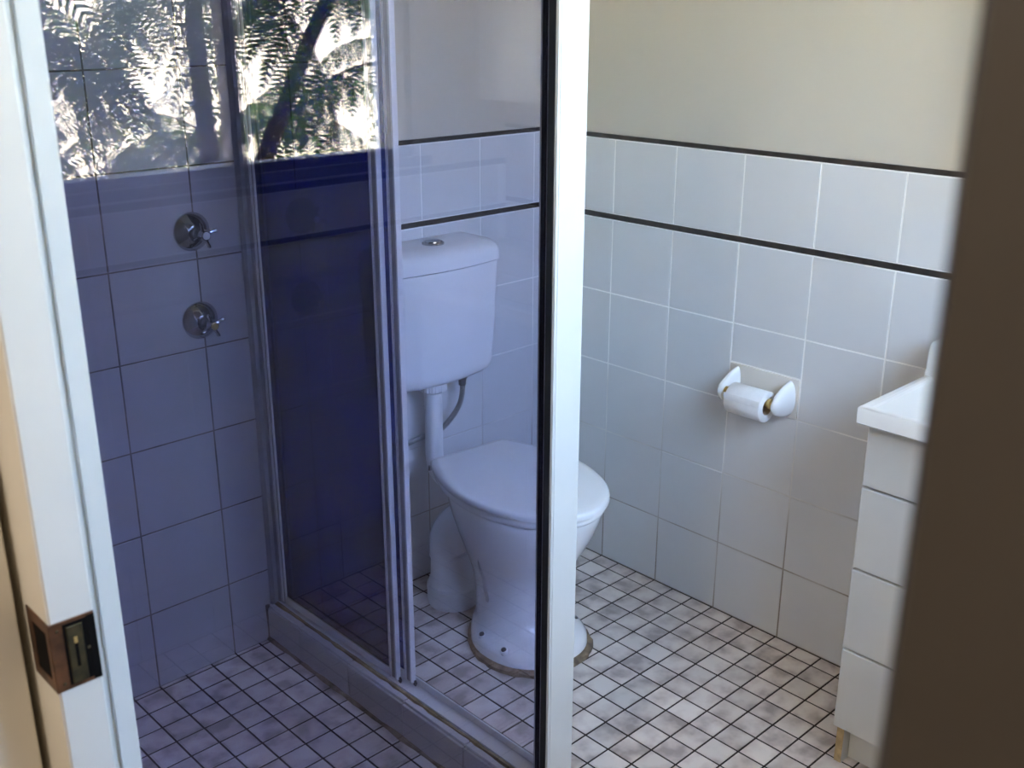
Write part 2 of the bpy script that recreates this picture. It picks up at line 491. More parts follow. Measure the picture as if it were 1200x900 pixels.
# ------------------------------------------------------------------ shower hob (tiled kerb), side and front runs
hob = struct(boxes('trim_1', M['grout_brown'], [(-0.952, -0.895, -0.985, 0.0, -0.002, 0.104),
                                                 (XL, -0.952, -0.985, -0.935, -0.002, 0.104)]))
hob['label'] = 'tiled kerb under the shower screen'
hy = [0.0, 0.145, 0.345, 0.545, 0.745, 0.93]
tiles(hob, (-0.952, 0, 0), (0, -1, 0), (0, 0, 1), (-1, 0, 0), hy, [0.016, 0.105], 0.003, T, 0.0012, M['shower_tile_shaded'])
tiles(hob, (0, 0, 0.104), (1, 0, 0), (0, -1, 0), (0, 0, 1), [-0.9535, -0.934], hy, 0.003, T, 0.0012, M['wall_tile'])
tiles(hob, (-0.895, 0, 0), (0, -1, 0), (0, 0, 1), (1, 0, 0), hy, [0.0, 0.106], 0.003, T*0.3, 0.0008, M['wall_tile'])
hxs = [XL, -1.6535, -1.4535, -1.2535, -1.0545, -0.9585]
tiles(hob, (0, -0.935, 0), (1, 0, 0), (0, 0, 1), (0, 1, 0), hxs, [0.016, 0.106], 0.003, T, 0.0012, M['wall_tile'])
tiles(hob, (0, -0.985, 0), (1, 0, 0), (0, 0, 1), (0, -1, 0), hxs, [0.0, 0.106], 0.003, T, 0.0012, M['wall_tile'])
bm = new_bm()
rnd = random.Random(5)
pts = [(-0.9335+rnd.uniform(-.0012, .0012), -0.003-0.0245*k, 0.1075) for k in range(38)]
add_tube(bm, pts, [0.0075+rnd.uniform(-.0020, .0022) for _ in pts], 6)
s_ = finish('silicone_bead', bm, M['silicone'], hob)
bm = new_bm()
pts = [(-0.9605+rnd.uniform(-.001, .001), -0.003-0.0245*k, 0.0165) for k in range(38)]
add_tube(bm, pts, [0.0050+rnd.uniform(-.0018, .0025) for _ in pts], 6)
finish('silicone_bead', bm, M['old_grout'], hob)
bm = new_bm()
pts = [(-0.9575, -0.0015, 0.012), (-0.9575, -0.0015, 0.05), (-0.9585, -0.0015, 0.09), (-0.957, -0.002, 0.112)]
add_tube(bm, pts, [0.004, 0.003, 0.0035, 0.006], 6)
finish('silicone_bead', bm, M['grout_brown'], hob)

# ------------------------------------------------------------------ shower screen
YG = -0.955
scr = thing('shower_screen', 'tall framed shower screen with clear fixed glass, pale metal corner post and floor track', 'shower screen', (-0.92, YG, 0.11))
# fixed glass
box('glass_pane', M['glass_front'], XL+0.012, -0.9475, YG-0.003, YG+0.003, 0.128, 2.165, scr, smooth=False)
# corner post with grooves
bm = new_bm()
add_box(bm, -0.9465, -0.8815, -0.975, -0.935, 0.110, 2.20, 0.0015)
add_box(bm, -0.9500, -0.9465, -0.9768, -0.9715, 0.110, 2.20)
add_box(bm, -0.9435, -0.8845, -0.9762, -0.975, 0.110, 2.20, 0.0004)
finish('corner_post', bm, M['post'], scr)
bm = new_bm()
add_box(bm, -0.9515, -0.9466, -0.9712, -0.9585, 0.110, 2.168)
add_box(bm, -0.9515, -0.9466, -0.9515, -0.945, 0.110, 2.168)
finish('gasket', bm, M['rubber'], scr)
# wall channel of the fixed glass, its sill and head
boxes('wall_channel', M['alu'], [(XL+0.0005, XL+0.022, YG-0.014, YG-0.004, 0.11, 2.20), (XL+0.0005, XL+0.022, YG+0.004, YG+0.014, 0.11, 2.20), (XL+0.0005, XL+0.010, YG-0.004, YG+0.004, 0.11, 2.20)], scr)
boxes('sill_rail', M['alu'], [(XL+0.023, -0.9475, YG-0.012, YG-0.004, 0.1105, 0.146), (XL+0.023, -0.9475, YG+0.004, YG+0.012, 0.1105, 0.146), (XL+0.023, -0.9475, YG-0.004, YG+0.004, 0.1105, 0.126)], scr)
boxes('head_rail', M['alu'], [(XL+0.001, -0.882, YG-0.014, YG+0.014, 2.17, 2.205), (-0.945, -0.890, -0.94, -0.0005, 2.162, 2.205)], scr)
# wall channel on the back wall: flat web with three ribs
bm = new_bm()
add_box(bm, -0.9470, -0.8935, -0.010, -0.0003, 0.112, 2.16)
for x in (-0.9465, -0.9290, -0.9115, -0.8970):
    add_box(bm, x-0.0005, x+0.003, -0.024, -0.010, 0.122, 2.16, 0.0006)
finish('back_channel', bm, M['alu_dull'], scr)
# floor track
bm = new_bm()
add_box(bm, -0.9320, -0.8930, -0.934, -0.0005, 0.1060, 0.1135, 0.0008)
add_box(bm, -0.8975, -0.8930, -0.934, -0.0005, 0.1135, 0.1310, 0.0008)
add_box(bm, -0.9320, -0.9295, -0.934, -0.0005, 0.1135, 0.1180, 0.0006)
finish('floor_track', bm, M['alu'], scr)

def slider(x0, x1, ya, yb, label):
    """ya nearest the back wall, yb the leading edge (more negative)"""
    xm = (x0+x1)/2
    t = thing('sliding_panel', label, 'shower door', (xm, yb, 0.1215))
    za, zb = 0.1215, 2.155
    def stile(y0, y1):
        bm = new_bm()
        add_box(bm, x0+0.0035, x1-0.0035, y0+0.0035, y1-0.0035, za, zb)
        for yy in (y0, y1-0.005):
            pass
        return bm
    for y0, y1 in ((yb, yb+0.026), (ya-0.020, ya)):
        st = finish('stile', stile(y0, y1), M['alu_dull'], t)
        for yy in (y0, y1-0.0055):
            sub('edge_rib', add_box(new_bm(), x0, x1, yy, yy+0.0055, za, zb, 0.0008), M['alu'], st, t)
    for z0, z1, n in ((za, za+0.020, 'bottom_rail'), (zb-0.022, zb, 'top_rail')):
        bm = new_bm()
        add_box(bm, x0+0.002, x1-0.002, yb+0.026, ya-0.020, z0, z1)
        add_box(bm, x0+0.0005, x1-0.0005, yb+0.026, ya-0.020, z1-0.004 if n == 'bottom_rail' else z0, z1 if n == 'bottom_rail' else z0+0.004, 0.0006)
        finish(n, bm, M['alu'], t)
    box('glass_pane', M['glass_slider'], xm-0.0025, xm+0.0025, yb+0.0262, ya-0.0202, za+0.0202, zb-0.0222, t, smooth=False)
    bm = new_bm()
    add_tube(bm, [(xm, yb-0.001, za-0.001), (xm, yb-0.006, za-0.003), (xm, yb-0.008, za+0.003), (xm, yb-0.004, za+0.008)], 0.003, 6)
    finish('guide_hook', bm, M['dark_metal'], t)
slider(-0.9285, -0.9160, -0.026, -0.490, 'dark tinted sliding shower panel on the shower side of the track')
slider(-0.9120, -0.8990, -0.030, -0.522, 'dark tinted sliding shower panel on the toilet side, ending slightly nearer')

# ------------------------------------------------------------------ toilet suite
CX = -0.438
ROT = Matrix.Translation((0, 0.030, 0)) @ Matrix.Translation((CX, -0.19, 0)) @ Matrix.Rotation(math.radians(-5), 4, 'Z') @ Matrix.Translation((-CX, 0.19, 0))
def turn(bm): bmesh.ops.transform(bm, matrix=ROT, verts=bm.verts); return bm
toi = thing('toilet', 'white close-lidded toilet with wall cistern beside the shower screen', 'toilet', (CX, -0.40, 0.0))

def lid_outline(yb, yf, wb, wm, n=44, ym=0.47):
    """half-widths from the hinge (yb) to the front (yf)"""
    pts = []
    for k in range(n+1):
        th = PI/2*k/n
        s = ym + (1-ym)*math.sin(th); w = wm*math.cos(th)**1.04
        pts.append((w, yb+(yf-yb)*s))
    side = []
    for k in range(10):
        s = k/10; y = yb+(yf-yb)*ym*s
        w = wb+(wm-wb)*math.sin(PI/2*s)**0.9
        side.append((w, y))
    right = side+pts[:-1]
    ring = [(CX+w, y) for w, y in right] + [(CX, yf)] + [(CX-w, y) for w, y in reversed(right)]
    return ring

def ring_scale(r, k, z, cy=-0.42):
    return [(CX+(x-CX)*k, cy+(y-cy)*k, z) for x, y in r]

# pan body: rings from the foot up to the rim
def egg(yb, yf, hw, p=2.2, n=56, wb=1.0, dx=0.0):
    cy = (yb+yf)/2; L = abs(yf-yb)/2; r = []
    for k in range(n):
        a = 2*PI*k/n
        c, s = math.cos(a), math.sin(a)
        x = math.copysign(abs(c)**(2/p), c)*hw; y = math.copysign(abs(s)**(2/p), s)*L
        if y > 0: x *= 1-(1-wb)*(y/L)**1.5
        r.append((CX+dx+x, cy+y))
    return r
sec = [  # z, yb, yf, half width, exponent, back width factor, shift
    (0.016, -0.300, -0.622, 0.142, 2.35, 0.62, -0.012), (0.036, -0.301, -0.620, 0.140, 2.35, 0.62, -0.012),
    (0.046, -0.303, -0.610, 0.131, 2.35, 0.64, -0.011), (0.054, -0.304, -0.594, 0.119, 2.3, 0.66, -0.009),
    (0.070, -0.302, -0.572, 0.108, 2.3, 0.68, -0.010), (0.100, -0.296, -0.546, 0.101, 2.3, 0.74, -0.006),
    (0.140, -0.290, -0.542, 0.101, 2.2, 0.80, -0.003), (0.185, -0.276, -0.552, 0.110, 2.1, 0.84, 0.0),
    (0.235, -0.258, -0.580, 0.128, 2.05, 0.86, 0.0), (0.285, -0.240, -0.612, 0.147, 2.05, 0.86, 0.0),
    (0.335, -0.222, -0.638, 0.162, 2.05, 0.88, 0.0), (0.372, -0.212, -0.650, 0.169, 2.08, 0.88, 0.0),
    (0.391, -0.210, -0.653, 0.171, 2.08, 0.88, 0.0), (0.400, -0.213, -0.650, 0.168, 2.08, 0.88, 0.0)]
bm = new_bm()
add_loft(bm, [[(x, y, z) for x, y in egg(yb, yf, hw, p, 56, wb, dx)] for z, yb, yf, hw, p, wb, dx in sec])
# deck behind the bowl carrying the hinge
add_box(bm, CX-0.112, CX+0.112, -0.30, -0.192, 0.335, 0.400, 0.022, 3)
turn(bm)
pan = finish('pan', bm, M['ceramic'], toi, angle=60)
# trapway: from the back of the bowl, over and down to the floor outlet
tp = smooth_path([(CX-0.012, -0.345, 0.180), (CX-0.014, -0.290, 0.235), (CX-0.030, -0.215, 0.258), (CX-0.056, -0.170, 0.215), (CX-0.058, -0.158, 0.150)], 6)
bm = new_bm()
add_tube(bm, tp, [0.060-0.009*i/len(tp) for i in range(len(tp))], 22)
finish('trapway', bm, M['ceramic'], toi, angle=60)
# long recessed slots moulded into both flanks of the pan
bm = new_bm()
for sgn in (-1, 1):
    pth = smooth_path([(CX+sgn*0.140, -0.434, 0.278), (CX+sgn*0.117, -0.4205, 0.218), (CX+sgn*0.102, -0.418, 0.164), (CX+sgn*0.0975, -0.4275, 0.122)], 5)
    nq = len(pth)
    add_tube(bm, pth, [0.002+0.0105*(k/(nq-1))**0.8*(1-(k/(nq-1))**8*0.6) for k in range(nq)], 12)
turn(bm)
turn_ = None
cut = finish('slot_cutter', bm, M['ceramic'], toi)
md = pan.modifiers.new('cut', 'BOOLEAN'); md.object = cut; md.operation = 'DIFFERENCE'; md.solver = 'EXACT'
dg = bpy.context.evaluated_depsgraph_get()
me2 = bpy.data.meshes.new_from_object(pan.evaluated_get(dg))
pan.modifiers.clear(); pan.data = me2
me2.set_sharp_from_angle(angle=math.radians(60))
bpy.data.objects.remove(cut)
# foot bolts
for sgn in (-1, 1):
    for yy in (-0.442, -0.530):
        bm = new_bm()
        xx = CX-0.010+(0.102 if sgn > 0 else -0.119)
        add_lathe(bm, (xx, yy, 0.036), (sgn*0.35, 0, 1), [(0, 0.0105), (0.014, 0.0105), (0.0165, 0.0085)], 12)
        turn(bm)
        bc = sub('bolt_cap', bm, M['ceramic'], pan, toi)
        bm = new_bm()
        add_lathe(bm, (xx+sgn*0.0058, yy, 0.0520), (sgn*0.35, 0, 1), [(0, 0.0070), (0.003, 0.0062)], 8)
        turn(bm)
        sub('bolt_head', bm, M['dark_metal'], pan, toi)
# mortar bed
bm = new_bm()
rnd = random.Random(3)
def jit(r, a, z): return [(x+rnd.uniform(-a, a), y+rnd.uniform(-a, a), z) for x, y in r]
add_loft(bm, [jit(egg(-0.292, -0.634, 0.152, 2.4, 64, 0.62, -0.011), 0.003, -0.0008), jit(egg(-0.293, -0.633, 0.151, 2.4, 64, 0.62, -0.011), 0.003, 0.009), [(x, y, 0.0165) for x, y in egg(-0.301, -0.620, 0.139, 2.35, 64, 0.62, -0.012)]])
turn(bm)
finish('mortar_bed', bm, M['mortar'], toi)
# seat ring and lid
so = lid_outline(-0.212, -0.672, 0.114, 0.1745)
bm = new_bm()
add_loft(bm, [ring_scale(so, 0.985, 0.4010), ring_scale(so, 1.0, 0.405), ring_scale(so, 1.0, 0.4135), ring_scale(so, 0.982, 0.4185)])
turn(bm)
finish('seat', bm, M['plastic'], toi, angle=50)
lo = lid_outline(-0.203, -0.682, 0.115, 0.1795)
bm = new_bm()
add_loft(bm, [ring_scale(lo, 0.970, 0.4195), ring_scale(lo, 1.0, 0.4230), ring_scale(lo, 1.0, 0.4310), ring_scale(lo, 0.992, 0.4360),
              ring_scale(lo, 0.970, 0.4395), ring_scale(lo, 0.90, 0.4410), ring_scale(lo, 0.45, 0.4425)])
turn(bm)
finish('lid', bm, M['plastic'], toi, angle=60)
for sgn in (-1, 1):
    bm = new_bm()
    add_tube(bm, [(CX+sgn*0.078-0.02, -0.196, 0.412), (CX+sgn*0.078+0.02, -0.196, 0.412)], 0.009, 12)
    add_lathe(bm, (CX+sgn*0.078, -0.206, 0.3995), (0, 0, 1), [(0, 0.013), (0.008, 0.012)], 12)
    turn(bm)
    finish('hinge', bm, M['plastic'], toi)
bm = new_bm()
add_lathe(bm, (CX-0.112, -0.196, 0.405), (0, 0, 1), [(0, 0.005), (0.012, 0.004)], 10)
turn(bm)
finish('hinge_pin', bm, M['chrome'], toi)
# floor outlet pipe with collar
CX = -0.455   # cistern and pipes
OX, OY = CX-0.027, -0.158
bm = new_bm()
add_lathe(bm, (OX, OY, 0.0), (0, 0, 1), [(0, 0.066), (0.010, 0.066), (0.014, 0.070), (0.055, 0.070), (0.060, 0.064), (0.072, 0.063), (0.078, 0.060), (0.135, 0.058), (0.142, 0.0615), (0.160, 0.0615), (0.165, 0.056)], 32)
finish('outlet_pipe', bm, M['plastic_pipe'], toi)
# flush pipe
FX, FY = CX-0.010, -0.072
bm = new_bm()
fp = smooth_path([(FX, FY, 0.598), (FX, FY, 0.45), (FX, FY, 0.395), (FX, FY-0.012, 0.355), (FX, FY-0.052, 0.338), (FX, FY-0.125, 0.338)], 6)
add_tube(bm, fp, 0.0235, 20)
fpo = finish('flush_pipe', bm, M['plastic_pipe'], toi)
bm = new_bm()
prof = [(0, 0.029), (0.004, 0.0345), (0.022, 0.0355), (0.024, 0.033), (0.030, 0.033)]
add_lathe(bm, (FX, FY, 0.578), (0, 0, 1), prof, 32)
for k in range(28):
    a = 2*PI*k/28
    c = Vector((FX+0.0355*math.cos(a), FY+0.0355*math.sin(a), 0.590))
    add_box(bm, c.x-0.0012, c.x+0.0012, c.y-0.0012, c.y+0.0012, 0.582, 0.600)
sub('ribbed_nut', bm, M['plastic'], fpo, toi)

# cistern: flat back, bowed front, tapering and rounded at the lower corners
def cis_ring(hw, yf, yb, z, bow=0.022, r=0.035, n=10):
    pts = []
    # back right -> front right -> front left -> back left
    pts.append((CX+hw, yb, z))
    for k in range(n+1):
        a = PI/2*k/n
        pts.append((CX+hw-r+r*math.cos(a), yf+bow+r-r*math.sin(a)-bow*0.35*math.sin(a), z))
    for k in range(1, 12):
        t = k/12; x = (hw-r)*(1-2*t)
        pts.append((CX+x, yf+bow*0.65*(x/(hw-r))**2, z))
    for k in range(n+1):
        a = PI/2*(1-k/n)
        pts.append((CX-hw+r-r*math.cos(a), yf+bow+r-r*math.sin(a)-bow*0.35*math.sin(a), z))
    pts.append((CX-hw, yb, z))
    return pts
cs = [(0.6080, 0.120, -0.110), (0.6095, 0.135, -0.122), (0.614, 0.150, -0.132), (0.624, 0.162, -0.139), (0.642, 0.168, -0.143), (0.70, 0.171, -0.148),
      (0.80, 0.174, -0.153), (0.9125, 0.177, -0.158)]
bm = new_bm()
add_loft(bm, [cis_ring(hw, yf, -0.004, z) for z, hw, yf in cs])
cis = finish('cistern', bm, M['plastic'], toi, angle=50)
bm = new_bm()
cl = [(0.9140, 0.1775, -0.1585), (0.9160, 0.1800, -0.1620), (0.9380, 0.1800, -0.1600), (0.9520, 0.1770, -0.1540), (0.9610, 0.1690, -0.1420), (0.9655, 0.1550, -0.1250), (0.9670, 0.135, -0.105)]
add_loft(bm, [cis_ring(hw, yf, -0.003, z) for z, hw, yf in cl])
sub('cistern_lid', bm, M['plastic'], cis, toi, angle=50)
bm = new_bm()
add_lathe(bm, (CX-0.004, -0.078, 0.9665), (0, 0, 1), [(0, 0.028), (0.004, 0.028), (0.006, 0.025), (0.0055, 0.021), (0.0085, 0.0205), (0.010, 0.017)], 28)
b_ = sub('flush_button', bm, M['chrome'], cis, toi)
# water hose
hp = smooth_path([(CX+0.100, -0.062, 0.609), (CX+0.100, -0.062, 0.555), (CX+0.092, -0.060, 0.515), (CX+0.066, -0.056, 0.480), (CX+0.028, -0.050, 0.452), (CX-0.03, -0.034, 0.438), (CX-0.085, -0.020, 0.425), (CX-0.105, -0.008, 0.418)], 6)
bm = new_bm(); add_tube(bm, hp, 0.0072, 10)
ho = finish('water_hose', bm, M['braid'], toi)
bm = new_bm()
add_lathe(bm, (CX+0.100, -0.062, 0.6075), (0, 0, -1), [(0, 0.0135), (0.024, 0.0135), (0.026, 0.0105), (0.042, 0.0100)], 6)
sub('hose_nut', bm, M['dark_metal'], ho, toi)
bm = new_bm()
add_lathe(bm, (CX-0.105, -0.0002, 0.418), (0, -1, 0), [(0, 0.020), (0.003, 0.019), (0.004, 0.009), (0.022, 0.009)], 14)
sub('stop_valve', bm, M['chrome'], ho, toi)

# ------------------------------------------------------------------ shower taps
def tap(x, z, spin, label):
    t = thing('shower_tap', label, 'tap', (x, 0.0, z), 'shower taps on the tiled wall')
    c = (x, 0, z); ax = (0, -1, 0)
    bm = new_bm()
    add_lathe(bm, c, ax, [(0.0003, 0.0415), (0.003, 0.0420), (0.006, 0.0405), (0.016, 0.030), (0.022, 0.0215), (0.024, 0.0185)], 36)
    finish('flange', bm, M['chrome'], t, angle=25)
    bm = new_bm()
    add_lathe(bm, c, ax, [(0.022, 0.0150), (0.034, 0.0140), (0.044, 0.0120), (0.052, 0.0130), (0.058, 0.0125), (0.063, 0.0105), (0.066, 0.0100)], 20)
    finish('spindle_cover', bm, M['chrome'], t)
    for k in range(4):
        a = spin+k*PI/2; d = Vector((math.cos(a), -0.25, math.sin(a)))
        o = Vector((x, -0.054, z))
        bm = new_bm()
        add_tube(bm, [o+d*0.010, o+d*0.018, o+d*0.025, o+d*0.0285], [0.0044, 0.0034, 0.0040, 0.0028], 10)
        finish('handle_arm', bm, M['chrome'], t)
    bm = new_bm()
    add_lathe(bm, (x, -0.066, z), ax, [(0.0, 0.0085), (0.0022, 0.0080), (0.003, 0.0065)], 16)
    finish('cap', bm, M['plastic'] if z > 1 else M['gold'], t)
tap(-1.0625, 1.068, 0.30, 'upper chrome cross-handle shower tap with a white cap')
tap(-1.0625, 0.871, 0.42, 'lower chrome cross-handle shower tap with a brassy cap')

# ------------------------------------------------------------------ toilet roll holder and roll
hold = thing('toilet_roll_holder', 'white ceramic toilet roll holder set into the right tiled wall', 'roll holder', (0.0, -0.7677, 0.645))
box('back_plate', M['holder_plate'], -0.004, 0.0032, -0.8655, -0.6695, 0.5985, 0.6965, hold, bev=0.002, seg=2)
AXX, AXZ = -0.062, 0.643
def bracket(y, s):
    """rounded lobe reaching out from the plate; s = outward direction along y"""
    bm = new_bm(); rings = []
    for k in range(9):
        t = k/8; x = -0.003-0.072*t
        hh = 0.044*(1-0.62*t**1.8); zc = 0.647-0.006*t
        hw = 0.018*(1-0.35*t**2)
        if k == 8: hh *= 0.55; hw *= 0.6
        rings.append([(x, y+s*hw*math.cos(2*PI*j/20)*(1.0 if s*math.cos(2*PI*j/20)*s > 0 else 0.55), zc+hh*math.sin(2*PI*j/20)) for j in range(20)])
    add_loft(bm, rings)
    return finish('bracket', bm, M['holder'], hold, angle=60)
bracket(-0.694, 1); bracket(-0.842, -1)
bm = new_bm()
add_tube(bm, [(AXX, -0.700, AXZ), (AXX, -0.836, AXZ)], 0.0085, 14)
sp = finish('spindle', bm, M['gold'], hold)
for y0, y1 in ((-0.703, -0.711), (-0.833, -0.823)):
    bm = new_bm(); add_lathe(bm, (AXX, y0, AXZ), (0, y1-y0, 0), [(0, 0.0125), (abs(y1-y0)*0.7, 0.0125), (abs(y1-y0), 0.0100)], 16)
    sub('spindle_end', bm, M['gold'], sp, hold)
roll = thing('toilet_roll', 'part-used white toilet paper roll hanging on the ceramic holder', 'toilet roll', (AXX, -0.767, AXZ-0.010))
bm = new_bm()
c = (AXX, -0.7230, AXZ-0.0105)
Lr = 0.0985
u_, v_ = Vector((1, 0, 0)), Vector((0, 0, 1))
rings = []
for h, r in [(0.0, 0.0195), (0.0, 0.0368), (0.0007, 0.0375), (Lr-0.0007, 0.0375), (Lr, 0.0368), (Lr, 0.0195)]:
    rings.append([(c[0]+r*math.cos(2*PI*k/40), c[1]-h, c[2]+r*math.sin(2*PI*k/40)) for k in range(40)])
rings.append([(p[0], p[1], p[2]) for p in rings[0]])
add_loft(bm, rings, False, False)
# loose end of the sheet
fl = []
for h in (0.0, Lr):
    fl.append([(c[0]+(0.0380+0.0012*(k/6))*math.cos(PI*0.95+0.45*k/6), c[1]-h, c[2]+(0.0380+0.0012*(k/6))*math.sin(PI*0.95-0.45*k/6)) for k in range(7)])
add_loft(bm, fl, False, False, closed=False)
finish('paper', bm, M['paper'], roll, angle=50)
bm = new_bm()
rings = [[(c[0]+r*math.cos(2*PI*k/28), c[1]-h, c[2]+r*math.sin(2*PI*k/28)) for k in range(28)] for h, r in [(-0.0005, 0.0185), (-0.0005, 0.0194), (Lr+0.0005, 0.0194), (Lr+0.0005, 0.0185), (-0.0005, 0.0185)]]
add_loft(bm, rings, False, False)
finish('core', bm, M['card'], roll)

# ------------------------------------------------------------------ vanity
VY0, VY1 = -2.050, -1.220     # cabinet extent along the right wall
van = thing('vanity_cabinet', 'pale laminate vanity with a stack of four drawers against the right wall', 'vanity', (-0.16, -1.63, 0.0))
boxes('carcass', M['laminate'], [(-0.318, -0.003, VY1-0.016, VY1, 0.0, 0.775), (-0.318, -0.003, VY0, VY0+0.016, 0.0, 0.775),
                                 (-0.318, -0.003, VY0+0.0165, VY1-0.0165, 0.095, 0.111), (-0.018, -0.003, VY0+0.0165, VY1-0.0165, 0.112, 0.775)], van)
bm = new_bm(); add_box(bm, -0.3195, -0.3182, VY1-0.0158, VY1-0.0002, 0.001, 0.094)
finish('raw_edge', bm, M['chipboard'], van)['label'] = 'bare chipboard edge at the foot'
box('kickboard', M['laminate'], -0.292, -0.278, VY0+0.017, VY1-0.017, 0.004, 0.094, van)
DY = -1.62
zs = [0.095, 0.286, 0.470, 0.648, 0.784]
for k in range(4):
    d = box('drawer', M['laminate'], -0.3365, -0.3195, DY+0.002, VY1+0.002, zs[k]+0.002, zs[k+1]-0.003, van, bev=0.0015)
    d2 = box('drawer_body', M['laminate'], -0.3188, -0.05, DY+0.02, VY1-0.020, zs[k]+0.02, zs[k+1]-0.03)
    bmesh_loc = van.location
    d2.data.transform(Matrix.Translation(-van.location)); d2.parent = d
box('door', M['laminate'], -0.3365, -0.3195, VY0+0.002, DY-0.002, zs[0]+0.002, zs[4]-0.003, van, bev=0.0015)
top = thing('countertop', 'cream moulded vanity top with raised rim and back ledge', 'countertop', (-0.18, -1.63, 0.785))
TX0, TX1, TY0, TY1 = -0.372, -0.0035, VY0-0.006, VY1+0.010
bm = new_bm()
def rect(i, z): return [(TX0+i, TY0+i, z), (TX1-i, TY0+i, z), (TX1-i, TY1-i, z), (TX0+i, TY1-i, z)]
add_loft(bm, [rect(0.003, 0.7855), rect(0, 0.788), rect(0, 0.8165), rect(0.0012, 0.8195), rect(0.004, 0.8210), rect(0.0150, 0.8210), rect(0.0180, 0.8195), rect(0.0215, 0.8155), rect(0.0235, 0.8148)])
sl = finish('slab', bm, M['marble'], top, angle=45)
bm = new_bm()   # upstand ledge against the wall, leaning back slightly
prof = [(-0.112, 0.8135), (-0.106, 0.835), (-0.103, 0.872), (-0.100, 0.882), (-0.092, 0.887), (-0.004, 0.888), (-0.004, 0.8135)]
add_loft(bm, [[(x, TY1, z) for x, z in prof], [(x, TY0, z) for x, z in prof]])
sub('back_ledge', bm, M['marble'], sl, top)
bm = new_bm()   # bowl
rings = []
for k in range(8):
    t = k/7; s = math.cos(t*PI/2*0.85)
    rings.append([(-0.225+0.095*s*math.cos(2*PI*j/36), -1.68+0.20*s*math.sin(2*PI*j/36), 0.8148+0.008*(1-t)-0.004*t) for j in range(36)])
add_loft(bm, rings, False, True)
sub('basin', bm, M['marble'], sl, top)

# mirror cabinet over the vanity (outside the frame, seen as a bright edge in the glass)
mc = thing('wall_cabinet', 'white two-door wall cabinet above the vanity top', 'cabinet', (-0.07, -1.66, 1.29))
box('case', M['paint_white'], -0.135, -0.001, -2.0, -1.36, 1.29, 1.95, mc, bev=0.001)
for y0, y1 in ((-1.999, -1.682), (-1.678, -1.361)):
    box('door', M['paint_white'], -0.155, -0.136, y0, y1, 1.292, 1.948, mc, bev=0.001)

# ------------------------------------------------------------------ towel rail on the window wall
tr = thing('towel_rail', 'white towel rail on the window wall under the sill', 'towel rail', (-0.95, YW, 0.90))
bm = new_bm()
add_tube(bm, [(-1.36, YW+0.055, 0.90), (-0.56, YW+0.055, 0.90)], 0.011, 14)
finish('rail', bm, M['paint_white'], tr)
for x in (-1.352, -0.568):
    bm = new_bm()
    add_lathe(bm, (x, YW+0.0005, 0.90), (0, 1, 0), [(0, 0.022), (0.006, 0.021), (0.010, 0.012), (0.046, 0.012), (0.070, 0.013)], 16)
    finish('bracket', bm, M['paint_white'], tr)

# ------------------------------------------------------------------ window
win = struct(boxes('window_1', M['window_frame'], [
    (WX0, WX1, YW-0.060, YW-0.010, WZ0, WZ0+0.022), (WX0, WX1, YW-0.060, YW-0.010, WZ1-0.03, WZ1),
    (WX0, WX0+0.03, YW-0.060, YW-0.010, WZ0, WZ1), (WX1-0.022, WX1, YW-0.060, YW-0.010, WZ0, WZ1)]))
box('mullion', M['window_frame'], -0.866, -0.832, YW-0.045, YW-0.006, WZ0+0.0225, WZ1-0.0305, win)
for a, b in ((WX0+0.0305, -0.8665), (-0.8315, WX1-0.0225)):
    box('pane', M['glass_window'], a, b, YW-0.038, YW-0.034, WZ0+0.0225, WZ1-0.0305, win, smooth=False)
box('sill', M['window_frame'], WX0-0.05, WX1+0.05, YW-0.0095, YW+0.012, WZ0-0.024, WZ0-0.0005, win, bev=0.003)
arch = struct(boxes('trim_2', M['paint_white'], [
    (WX1+0.001, WX1+0.085, YW-T+0.0005, YW+0.014, WZ0+0.0005, WZ1+0.09), (WX1+0.085, WX1+0.165, YW-T+0.0005, YW+0.006, WZ0+0.0005, WZ1+0.09),
    (WX0-0.085, WX0-0.001, YW-T+0.0005, YW+0.014, WZ0+0.0005, WZ1+0.09), (WX0-0.001, WX1+0.001, YW-T+0.0005, YW+0.014, WZ1+0.001, WZ1+0.09)], bev=0.002))

# ------------------------------------------------------------------ doorway: sliding leaf, jambs
leaf = struct(box('door_1', M['paint_white'], -1.8797, -1.8426, -1.30, -0.47, 0.012, 2.06, bev=0.0012))
leaf['label'] = 'white sliding door leaf with an old bronze edge lock'
Z0, Z1 = 0.9715, 1.0370
# face coat of the hall side of the leaf (beige paint)
box('face_panel', M['paint_beige'], -1.8805, -1.8798, -1.2985, -0.48, 0.014, 2.058, leaf, smooth=False)
# lock case wrapping the edge: face plate, edge plate with slotted bolt; black patches paint the shade of the openings
bm = new_bm()
add_box(bm, -1.8818, -1.8800, -1.3012, -1.2935, Z0, Z1)
add_box(bm, -1.8818, -1.8800, -1.2640, -1.2530, Z0, Z1)
add_box(bm, -1.8818, -1.8800, -1.2935, -1.2640, Z1-0.010, Z1)
add_box(bm, -1.8818, -1.8800, -1.2935, -1.2640, Z0, Z0+0.010)
lk = finish('lock_face', bm, M['bronze'], leaf)
box('finger_recess_shade', M['black'], -1.8812, -1.8806, -1.2935, -1.2640, Z0+0.010, Z1-0.010, lk)
bm = new_bm()
add_box(bm, -1.8818, -1.8430, -1.3014, -1.2995, Z0, Z1, 0.0005)
le = finish('lock_edge', bm, M['bronze'], leaf)
box('recess_shade', M['black'], -1.8705, -1.8500, -1.3018, -1.3013, Z0+0.004, Z1-0.003, le)
box('slot_plate', M['brass_old'], -1.8680, -1.8545, -1.3030, -1.3018, Z0+0.005, Z1-0.006, le, bev=0.0005)
